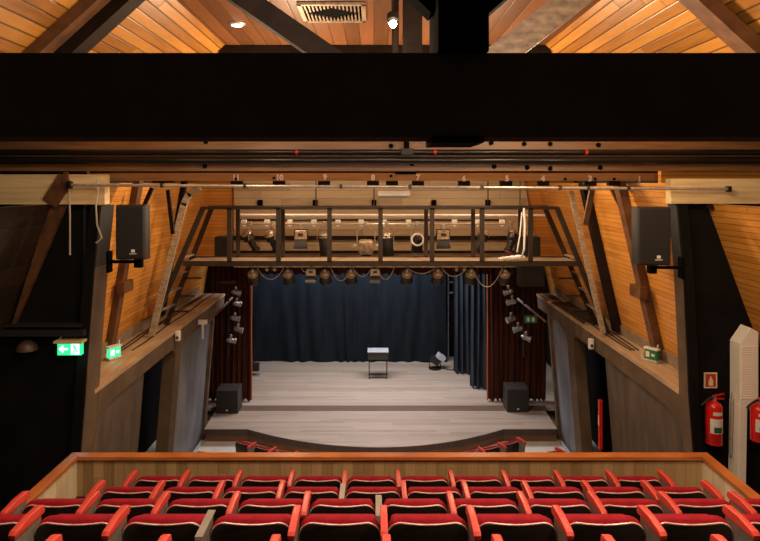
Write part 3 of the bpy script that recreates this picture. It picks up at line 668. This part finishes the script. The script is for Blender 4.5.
# side booms near the stage
def boom(x, y, z0, z1, lab):
    t = tag(empty('lighting_boom', (x,y,z0)), lab, 'stand')
    MB().tube([(x,y,z0),(x,y,z1)], .025, 8).build('pole', M_pipe, t, True); MB().box(x-.2,x+.2,y-.04,y+.04,z1-.06,z1).build('arm', M_steel, t)
    return t
bl = P(228,0,15.9); br = P(524,0,15.9)
boom(bl.x, 15.9, -4.6, -2.6, 'dark vertical lamp pole at the left side of the stage')
boom(br.x, 15.9, -4.6, -2.6, 'dark vertical lamp pole at the right side of the stage')
for i, (px, py, rz) in enumerate(((236,288,.3),(237,299,.9),(235,314,.2),(238,325,-.2),(231,336,.4))):
    lamp('side', P(px,py,15.8), rz, 'grey side lamp, %s from top on the left stage pole' % ORD[i], 'grey lamps on the side poles', .8)
for i, (px, py, rz) in enumerate(((508,287,2.9),(512,297,2.4),(511,314,3.2),(518,324,3.0),(526,333,-.6))):
    lamp('side', P(px,py,15.8), rz, 'grey side lamp, %s from top on the right stage pole' % ORD[i], 'grey lamps on the side poles', .85)
tag(MB().bar(P(208,322,14.6),P(232,298,16.2),.06,.05).build('side_rail', M_timber), 'brown bar below the far end of the left ledge', 'bar')
tag(MB().bar(P(546,322,15.0),P(518,299,16.2),.06,.05).build('side_rail', M_timber), 'brown bar below the far end of the right ledge', 'bar')
# ------------------------------------------------------------------ curtains and stage furniture
def curtain(name, xa, xb, y, z0, z1, amp, fold, m, lab, swag=0, ya=0):
    L = abs(xb-xa); n = max(12, int(L/fold*10)); rnd = [random.uniform(.4,1.3) for _ in range(60)]; ph = random.random()*6
    def fn(u, v):
        s = u*L/fold; k = int(s) % 60; kk = (k+1) % 60; w = rnd[k]*(1-(s%1))+rnd[kk]*(s%1)
        a = amp*w*(.45+.75*(1-v)**1.5)
        if swag: s = s + swag*(1-v)**2*math.sin(u*9+1.3) + .5*swag*(1-v)*math.sin(u*23)
        return (xa+(xb-xa)*u + .03*math.sin(s*1.7+v*2.1+ph)*(1-v), y+ya*u + a*math.sin(2*math.pi*s+ .8*math.sin(v*3+ph+u*5)), z0+(z1-z0)*v + (.02*math.sin(2*math.pi*s) if v == 0 else 0))
    return tag(MB().grid(fn, n, 12).build(name, m, None, 'all'), lab, 'curtain')
curtain('stage_curtain', -4.6, 2.52, 20.95, -6.23, -1.5, .07, .52, M_curt, 'wide navy backdrop curtain across the rear of the stage', swag=.9)
curtain('side_curtain', 2.60, 3.12, 19.7, -6.22, -1.5, .09, .17, M_leg, 'blue-grey side curtain nearest the backdrop at stage right', ya=-.1)
curtain('side_curtain', 2.90, 3.72, 18.3, -6.22, -1.5, .09, .16, M_leg, 'long blue-grey side curtain next to the rust curtain', ya=-.3)
curtain('house_curtain', -4.75, -3.52, 17.2, -6.22, -1.6, .07, .15, M_brown, 'rust-brown house curtain drawn to the left of the stage')
curtain('house_curtain', 3.27, 4.95, 17.2, -6.22, -1.6, .07, .15, M_brown, 'rust-brown house curtain drawn to the right of the stage')
curtain('valance', -3.7, 4.2, 16.6, -2.52, -1.6, .05, .2, M_brown, 'short rust valance along the top of the stage opening')
tag(MB().box(2.62,3.0,21.3,21.36,-3.55,-3.5).box(2.62,3.0,21.3,21.36,-3.92,-3.87).box(2.62,2.66,21.3,21.36,-6.25,-2).box(2.96,3.0,21.3,21.36,-6.25,-2).build('wall_ladder', M_fixgrey), 'grey ladder in the gap beside the backdrop curtain', 'ladder')
for xx, lb in ((-3.505,'left'),(3.245,'right')):
    pc = [o for o in bpy.data.objects if o.name.startswith('house_curtain') and ((o.location.x < 0) == (xx < 0))][0]
    MB().tube([(xx,17.15+.015*math.sin(k),-6.2+k*.46) for k in range(11)], .022, 6).build('edge_highlight', M_edge_highlight, pc, True)  # highlight on the curtain's inner edge, built as an orange strip
# small table centre stage
a = P(368,375,19.5); t = tag(empty('small_table', (P(378,375,19.4).x,19.3,-6.25)), 'small grey-topped stand on thin black legs at centre stage', 'table')
zx0, zx1 = P(368,0,19.4).x, P(388,0,19.4).x
MB().box(zx0,zx1,19.1,19.55,-5.63,-5.40,bev=.01).build('drawer_box', M_spkt, t); MB().box(zx0-.01,zx1+.01,19.08,19.57,-5.40,-5.375).build('top', M_grey, t)
for x in (zx0+.04, zx1-.04):
    for y in (19.14, 19.5): MB().box(x-.014,x+.014,y-.014,y+.014,-6.25,-5.62).build('leg', M_fixblk, t)
for y in (19.13,19.49): MB().box(zx0+.04,zx1-.04,y,y+.02,-6.22,-6.195).build('stretcher', M_fixblk, t)
# floor lamp on stage
c = P(435,368,20.2); c.z = -6.25
t = tag(empty('floor_floodlight', c), 'small grey floodlight standing on the stage floor near the backdrop', 'stage light')
MB().lathe([(0,.22),(.02,.22),(.03,.18)], c, (0,0,1), 16).build('base', M_fixblk, t, True)
MB().tube([c+Vector((-.18,0,.02)),c+Vector((-.18,0,.28)),c+Vector((.18,0,.28)),c+Vector((.18,0,.02))], .018, 6).build('yoke', M_fixblk, t, True)
Mx = Matrix.Translation(c+Vector((0,0,.30))) @ Matrix.Rotation(R(35),4,'Y')
MB().box(-.17,.17,-.14,.14,-.12,.10,Mx,bev=.02).build('housing', M_fixblk, t); MB().box(-.04,.26,-.14,.14,.10,.28,Mx,bev=.02).build('barn_door', M_grey, t)
tag(MB().tube([c+Vector((.2,0,.02)),c+Vector((.5,-.2,.02)),c+Vector((.8,-.05,.02)),c+Vector((1.05,.2,.02))], .015, 6).build('power_cable', M_cablek, None, True), 'black cable lying on the stage beside the floodlight', 'cable')
c = P(253,366,19.5); c.z = -6.25
t = tag(empty('floor_floodlight', c), 'dark floor lamp half hidden behind the left rust curtain', 'stage light')
MB().box(c.x-.05,c.x+.2,c.y-.1,c.y+.1,-6.1,-5.85,bev=.02).build('housing', M_fixblk, t); MB().box(c.x-.02,c.x+.22,c.y-.12,c.y+.12,-6.25,-6.22).build('base', M_fixgrey, t)
def monitor(px0, px1, py0, py1, d, lab):
    a, b = P(px0,py1,d), P(px1,py0,d); dep = .55; z0 = -6.25; z1 = z0+(b.z-a.z)
    t = tag(empty('stage_monitor', ((a.x+b.x)/2, d+.25, z0)), lab, 'speaker')
    MB().prism([(a.x,d,z0),(a.x,d,z1),(a.x,d+.48,z1+.04),(a.x,d+dep,z0)], (b.x-a.x,0,0), .012).build('cabinet', M_spkt, t)
    MB().box(a.x+.03,b.x-.03,d-.012,d+.01,z0+.04,z1-.04,bev=.005).build('grille', M_spk, t)
    MB().box((a.x+b.x)/2-.03,(a.x+b.x)/2+.03,d-.018,d-.012,z0+.08,z0+.11).build('badge', M_white, t)
monitor(216,238,390,413,16.25,'black speaker cabinet on stage at the foot of the left curtain')
monitor(507,529,388,411,16.35,'black speaker cabinet on stage at the foot of the right curtain')

# ------------------------------------------------------------------ house speakers
def house_speaker(px0, px1, py0, py1, d, side, lab):
    a, b = P(px0,py1,d), P(px1,py0,d)
    t = tag(empty('wall_speaker', ((a.x+b.x)/2, d+.2, a.z)), lab, 'speaker')
    MB().prism([(a.x,d+.03,a.z),(b.x,d+.03,a.z),(b.x,d+.03,b.z),(a.x,d+.03,b.z)], (0,.20,0), .02).build('cabinet', M_spkt, t)
    MB().box(a.x+.012,b.x-.012,d,d+.05,a.z+.015,b.z-.015,bev=.02,seg=3).build('grille', M_spk, t)
    cx = (a.x+b.x)/2+.05; MB().box(cx-.025,cx+.025,d-.006,d,a.z+.105,a.z+.145).box(cx-.05,cx+.05,d-.006,d,a.z+.08,a.z+.09).build('badge', M_white, t)
    ex = cx + side*.42
    t2 = tag(empty('speaker_bracket', (cx,d+.2,a.z-.1)), 'black wall bracket under the %s house speaker' % ('left' if side<0 else 'right'), 'bracket')
    MB().box(min(cx,ex),max(cx,ex),d+.18,d+.24,a.z-.07,a.z-.03).build('arm', M_blackb, t2); MB().box(cx-.05,cx+.05,d+.15,d+.25,a.z-.13,a.z).build('clamp', M_blackb, t2)
    MB().box(ex-.02,ex+.02,d+.15,d+.27,a.z-.2,a.z+.1).build('wall_plate', M_blackb, t2)
house_speaker(114.5,144.5,205,260,8.3,-1,'black loudspeaker on a bracket beside the left concrete pillar')
house_speaker(638,672,207,266,8.3,1,'black loudspeaker on a bracket beside the right concrete pillar')
tag(MB().tube([P(97,180,8.3),P(98,192,8.3),P(96,205,8.3),P(97,225,8.3),P(102,238,8.3),P(96,243,8.3)], .012, 6).build('hanging_cable', M_cable, None, True), 'loose pale cable dangling left of the left loudspeaker', 'cable')
tag(MB().tube([P(69,185,8.35),P(70,215,8.35),P(70,255,8.35)], .012, 6).build('hanging_cable', M_cable, None, True), 'thin straight cable hanging on the left black wall', 'cable')

# ------------------------------------------------------------------ exit signs
def run_man(mb, cx, cz, s, y, flip=1):
    # walking figure
    f = flip
    mb.box(cx-.10*s*f-.06*s, cx-.10*s*f+.06*s, y-.002, y, cz+.30*s, cz+.42*s)
    mb.bar((cx-.06*s*f,y,cz+.28*s),(cx+.04*s*f,y,cz-.02*s),.004,.13*s); mb.bar((cx+.03*s*f,y,cz),(cx-.12*s*f,y,cz-.22*s),.004,.08*s); mb.bar((cx-.12*s*f,y,cz-.2*s),(cx-.10*s*f,y,cz-.42*s),.004,.07*s)
    mb.bar((cx+.03*s*f,y,cz),(cx+.16*s*f,y,cz-.2*s),.004,.08*s); mb.bar((cx+.14*s*f,y,cz-.2*s),(cx+.30*s*f,y,cz-.24*s),.004,.07*s)
    mb.bar((cx-.06*s*f,y,cz+.24*s),(cx-.24*s*f,y,cz+.08*s),.004,.06*s); mb.bar((cx-.04*s*f,y,cz+.24*s),(cx+.16*s*f,y,cz+.16*s),.004,.06*s)
a, b = P(57,355.5,8.35), P(80.5,343,8.35); cz = (a.z+b.z)/2
t = tag(empty('exit_sign', ((a.x+b.x)/2,8.4,a.z)), 'glowing green exit sign with white arrow on the left black wall', 'sign')
MB().box(a.x-.0,b.x+.0,8.36,8.44,a.z,b.z).build('panel', M_exitg, t)
MB().box(a.x-.03,b.x+.04,8.30,8.5,b.z,b.z+.035,bev=.006).build('cap', M_pale, t)
mb = MB(); cx = a.x+.09
mb.bar((cx-.04,8.355,cz),(cx+.06,8.355,cz),.004,.028); mb.bar((cx-.055,8.355,cz-.005),(cx-.005,8.355,cz+.045),.004,.026); mb.bar((cx-.055,8.355,cz+.005),(cx-.005,8.355,cz-.045),.004,.026); mb.build('arrow', M_exitw, t)
mb = MB(); mb.box(b.x-.135,b.x-.02,8.352,8.358,a.z+.015,b.z-.015); mb.build('doorway', M_exitw, t)
mb = MB(); run_man(mb, b.x-.078, cz, .16, 8.349, 1); mb.build('figure', M_exitg, t)
MB().tube([P(62,341,8.4),P(60,338,8.4),P(64,334,8.4),P(72,331,8.4)], .008, 6).build('cable', M_cable, t, True)
# sconce
c = P(27,350,8.5); t = tag(empty('wall_sconce', c), 'dark bronze half-dome wall lamp on the left black wall', 'lamp')
MB().lathe([(0,.14),(.03,.137),(.08,.12),(.12,.08),(.145,.04),(.15,.01)], (c.x,c.y-.0,c.z), (0,0,1), 24).build('shade', M_bronze, t, True)
MB().box(c.x-.05,c.x+.05,8.5,8.6,c.z,c.z+.1).build('bracket', M_blackb, t)
# emergency lights on the ledges
def ledge_sign(c, side, lab, lit):
    t = tag(empty('emergency_light', c), lab, 'sign')
    M = Matrix.Translation(c) @ Matrix.Rotation(R(-58*side), 4, 'Z') @ Matrix.Scale(.85, 4)
    MB().box(-.13,.13,-.05,.05,.05,.24,M,bev=.008).build('body', M_exitg if lit else M_exitg2, t)
    MB().box(-.15,.15,-.06,.06,.24,.275,M,bev=.008).build('cap', M_white, t)
    mb = MB(); mb.box(-.10,-.02,-.054,-.05,.09,.2,); mb.box(.02,.09,-.054,-.05,.12,.17); mb.xform(M).build('pictogram', M_exitw if lit else M_white, t)
    MB().box(-.16,.16,-.09,.09,0,.05,M,bev=.01).build('base', M_galv, t)
    MB().tube([M@Vector((.12,0,.27)),M@Vector((.13,0,.36))], .012,6).build('antenna', M_white, t)
    MB().tube([M@Vector((-.14,0,.25)),M@Vector((-.2,-.05,.1)),M@Vector((-.12,-.08,.02))], .007,6).build('cable', M_white, t, True)
ledge_sign(Vector((-4.47,10.3,ZL)), -1, 'green emergency exit light glowing on the left ledge', True)
ledge_sign(Vector((4.70,10.15,ZL)), 1, 'green and white emergency exit box on the right ledge', False)
t = tag(empty('exit_sign', P(531,322,15.7)), 'small green exit sign far right beside the stage curtain', 'sign')
a, b = P(525,323,15.7), P(537,316,15.7); MB().box(a.x,b.x,15.7,15.74,a.z,b.z).build('panel', M_exitg2, t); [MB().box(a.x+q,a.x+q+.07,15.69,15.7,a.z+.04,b.z-.04).build('pictogram', M_white, t) for q in (.05,.18)]
for (px, py, d, lab) in ((178,335,12.3,'small white sensor box hooked on the left ledge edge'),(591,343,12.1,'small white sensor box hooked on the right ledge edge')):
    c = P(px,py,d); t = tag(empty('ledge_sensor', c), lab, 'sensor')
    MB().box(c.x-.05,c.x+.05,d-.05,d+.05,c.z-.12,c.z+.09,bev=.02).build('body', M_white, t, True); MB().lathe([(0,.03),(.03,.02)], (c.x,d-.05,c.z-.04), (0,-1,0), 12).build('lens', M_extdark, t)
c = P(203,324,13.9); t = tag(empty('hook_clamp', c), 'white metal clamp hanging under the left ledge', 'clamp')
MB().box(c.x-.1,c.x+.1,13.85,13.92,c.z,c.z+.1).build('head', M_clamp, t); MB().box(c.x-.02,c.x+.02,13.87,13.9,c.z-.35,c.z).build('stem', M_clamp, t)
# loose cables on ledges
for i, (s, xo) in enumerate(((-1,-4.35),(-1,-4.55),(-1,-4.62),(1,4.62),(1,4.70),(1,4.78))):
    pts = [(xo+.02*math.sin(k*1.3+i), 10.8+k*.55, ZL+.012) for k in range(11)]
    tag(MB().tube(pts, .014, 6).build('ledge_cable', M_cablek, None, True), 'black cable lying along the %s ledge, %s from the hall side' % ('left' if s < 0 else 'right', ORD[i%3]), 'cable', 'cables along the ledges')
t = tag(empty('ledge_grating', (4.68,13.6,ZL)), 'dark slatted grating lying on the right ledge below the ladder', 'grating')
mb = MB()
for k in range(14): mb.box(4.5+.0,4.86,12.9+k*.16,12.95+k*.16,ZL+.03,ZL+.045)
mb.build('slats', M_steel, t); MB().box(4.49,4.51,12.85,15.1,ZL,ZL+.05).box(4.86,4.88,12.85,15.1,ZL,ZL+.05).build('side_bar', M_steel, t)

# ------------------------------------------------------------------ fire equipment and duct
def extinguisher(cx, cy, zb, h, r, lab):
    t = tag(empty('fire_extinguisher', (cx,cy,zb)), lab, 'fire extinguisher')
    MB().lathe([(0,r*.9),(.015,r),(h*.86,r),(h*.93,r*.82),(h*.975,r*.45),(h,r*.3)], (cx,cy,zb), (0,0,1), 24).build('cylinder', M_ext, t, True)
    MB().lathe([(0,r*1.02),(.02,r*1.02)], (cx,cy,zb+.0), (0,0,1), 24).build('base_ring', M_ext, t, True)
    MB().lathe([(0,.03),(.05,.03)], (cx,cy,zb+h), (0,0,1), 10).build('valve', M_galv, t, True)
    MB().bar((cx-.02,cy,zb+h+.06),(cx+.13,cy-.02,zb+h+.10),.03,.015).bar((cx-.02,cy,zb+h+.03),(cx+.13,cy-.02,zb+h+.03),.03,.015).build('handle', M_ext, t)
    MB().tube([(cx-.02,cy-.02,zb+h+.04),(cx-.07,cy-.05,zb+h+.06),(cx-.13,cy-.05,zb+h+.02),(cx-.2,cy-.05,zb+h-.05)], .014, 8).build('hose', M_extdark, t, True)
    def arc_label(name, z0, z1, m, sp, rr):
        def fn(u, v):
            a = -math.pi/2 + (u-.5)*sp; return (cx+rr*math.cos(a), cy+rr*math.sin(a), z0+(z1-z0)*v)
        MB().grid(fn, 10, 1).build(name, m, t, 'all')
    arc_label('label', zb+h*.28, zb+h*.62, M_paper, 1.9, r+.002); arc_label('label_patch', zb+h*.30, zb+h*.43, M_green, 1.0, r+.004)
    arc_label('upper_label', zb+h*.70, zb+h*.78, M_paper, 1.2, r+.003)
    MB().box(cx-.05,cx+.05,cy+r*.9,8.6,zb+h*.7,zb+h*.76).build('wall_bracket', M_extdark, t)
c = P(714,443,8.45); extinguisher(c.x, 8.45, c.z, .60, .108, 'red fire extinguisher hanging below the red sign on the right black wall')
c = P(759,440,8.15); extinguisher(c.x, 8.15, c.z, .50, .105, 'red fire extinguisher at the right edge beside the white duct')
a, b = P(704,388,8.59), P(717,372.5,8.59)
t = tag(empty('extinguisher_sign', ((a.x+b.x)/2,8.58,a.z)), 'small red sign with cream extinguisher symbol on the right black wall', 'sign')
MB().box(a.x,b.x,8.585,8.598,a.z,b.z).build('border', M_signcream, t); MB().box(a.x+.02,b.x-.02,8.581,8.585,a.z+.02,b.z-.02).build('field', M_signred, t)
cx = (a.x+b.x)/2; MB().prism([(cx+p,8.579,a.z+q) for p, q in outline(.06,.035,.135,.025)], (0,.002,0)).box(cx-.012,cx+.012,8.579,8.581,a.z+.13,a.z+.165).build('symbol', M_signcream, t)
# duct
d = 8.33; t = tag(empty('air_duct', P(748,480,d)), 'off-white peaked metal duct casing beside the right slanted wall', 'duct')
pts = [P(740,344,d),P(751,328,d),P(758.5,332,d),P(758.5,399,d),P(748,405,d),P(740,405,d)]
MB().prism(pts, (0,.24,0), .006).build('upper_casing', M_duct, t)
MB().prism([P(739.5,405,d),P(747.5,405,d),P(746,490,d),P(738,490,d)], (0,.24,0), .006).build('lower_casing', M_duct, t)
for k in range(22):
    y = 347+k*2.45; q, r_ = P(741.5,y,d), P(757,y,d); MB().box(q.x,r_.x,d-.008,d,q.z-.006,q.z+.008).build('louvre', M_duct, t)
MB().tube([P(733,392,8.5),P(732,400,8.45),P(730,455,8.45)], .02, 8).build('conduit', M_galv, t, True)
# red fire cabinet
t = tag(empty('fire_cabinet', (4.52,12.0,-5.35)), 'narrow red fire hose cabinet at the edge of the right doorway', 'cabinet')
MB().box(4.50,4.57,11.98,12.06,-5.33,-4.34,bev=.01).build('body', M_ext, t); MB().box(4.495,4.502,12.0,12.04,-4.85,-4.65).build('label', M_signcream, t)

# ------------------------------------------------------------------ shift world so the stalls floor is z = 0
for o in bpy.data.objects:
    if o.parent is None: o.location.z += H

# ------------------------------------------------------------------ lights
def light(kind, loc, energy, color, size=.1, rot=None, target=None, sy=None, spot=None, blend=.5):
    L = bpy.data.lights.new(kind.lower(), kind); L.energy = energy; L.color = color
    if kind == 'AREA':
        L.size = size
        if sy: L.shape = 'RECTANGLE'; L.size_y = sy
    else: L.shadow_soft_size = size
    if kind == 'SPOT': L.spot_size = R(spot or 60); L.spot_blend = blend
    o = bpy.data.objects.new('light_'+kind.lower(), L); col.objects.link(o)
    o.location = Vector(loc)+Vector((0,0,H))
    if target is not None:
        o.rotation_euler = (Vector(target)-Vector(loc)).to_track_quat('-Z','Y').to_euler()
    return o
W = (1,.76,.48)
for s in (-1, 1):
    light('POINT', (s*1.5+.2, 10.6, .75), 300, W, .12)
    light('POINT', (s*2.0+.2, 6.9, 1.0), 52 if s < 0 else 92, W, .15)
light('POINT', (3.3, 6.6, .62), 50, W, .1)
light('POINT', (1.9, 2.75, .30), 210, (1,.82,.58), .06)
light('POINT', (-1.3, 2.75, .30), 80, (1,.82,.58), .06)
light('POINT', (-3.1, 6.8, .64), 14, W, .1)
light('POINT', (.3, 12.0, .35), 60, (1,.82,.6), .15)
for x in (-1.9, 2.3): light('POINT', (x, 12.9, .38), 75, (1,.82,.6), .12)
light('POINT', (.25,7.0,1.7), 22, (1,.8,.55), .05)
light('AREA', (.2,2.9,2.2), 170, (1,.84,.66), 3.6, target=(.2,4.6,-3.2), sy=.8)
light('AREA', (0,18.2,-1.2), 400, (.95,.95,1), 5, target=(0,17.8,-6.2), sy=1.6)
for x in (-1.6, 2.0): light('SPOT', (x,12.6,-1.75), 300, (.93,.95,1), .12, target=(x*.8,15.9,-6.25), spot=75, blend=.9)
for x in (-3.8,-2.5,-1.2,.1,1.4): light('SPOT', (x,19.9,-1.9), 210, (.50,.70,1), .15, target=(x,20.95,-3.0), spot=75, blend=1)
light('POINT', (-4.05,8.25,-2.5), .8, (.5,.75,1), .05)
light('SPOT', (0,17.4,-1.4), 150, (.6,.72,1), .1, target=(3.2,18.6,-4.2), spot=55, blend=.7)
w = bpy.data.worlds.new('World'); bpy.context.scene.world = w; w.use_nodes = True
w.node_tree.nodes['Background'].inputs[0].default_value = (.9,.75,.6,1); w.node_tree.nodes['Background'].inputs[1].default_value = .03

# ------------------------------------------------------------------ camera
cam = bpy.data.cameras.new('camera'); cam.sensor_width = 36; cam.lens = 36*F/760
cam.shift_x = (380-VX)/760; cam.shift_y = -(270.5-VY)/760
co = bpy.data.objects.new('camera', cam); col.objects.link(co); co.location = (0,0,H); co.rotation_euler = (R(90),0,0)
sc = bpy.context.scene; sc.camera = co
sc.view_settings.view_transform = 'Standard'; sc.view_settings.look = 'None'; sc.view_settings.exposure = 0; sc.view_settings.gamma = 1
try: sc.cycles.use_denoising = True
except Exception: pass
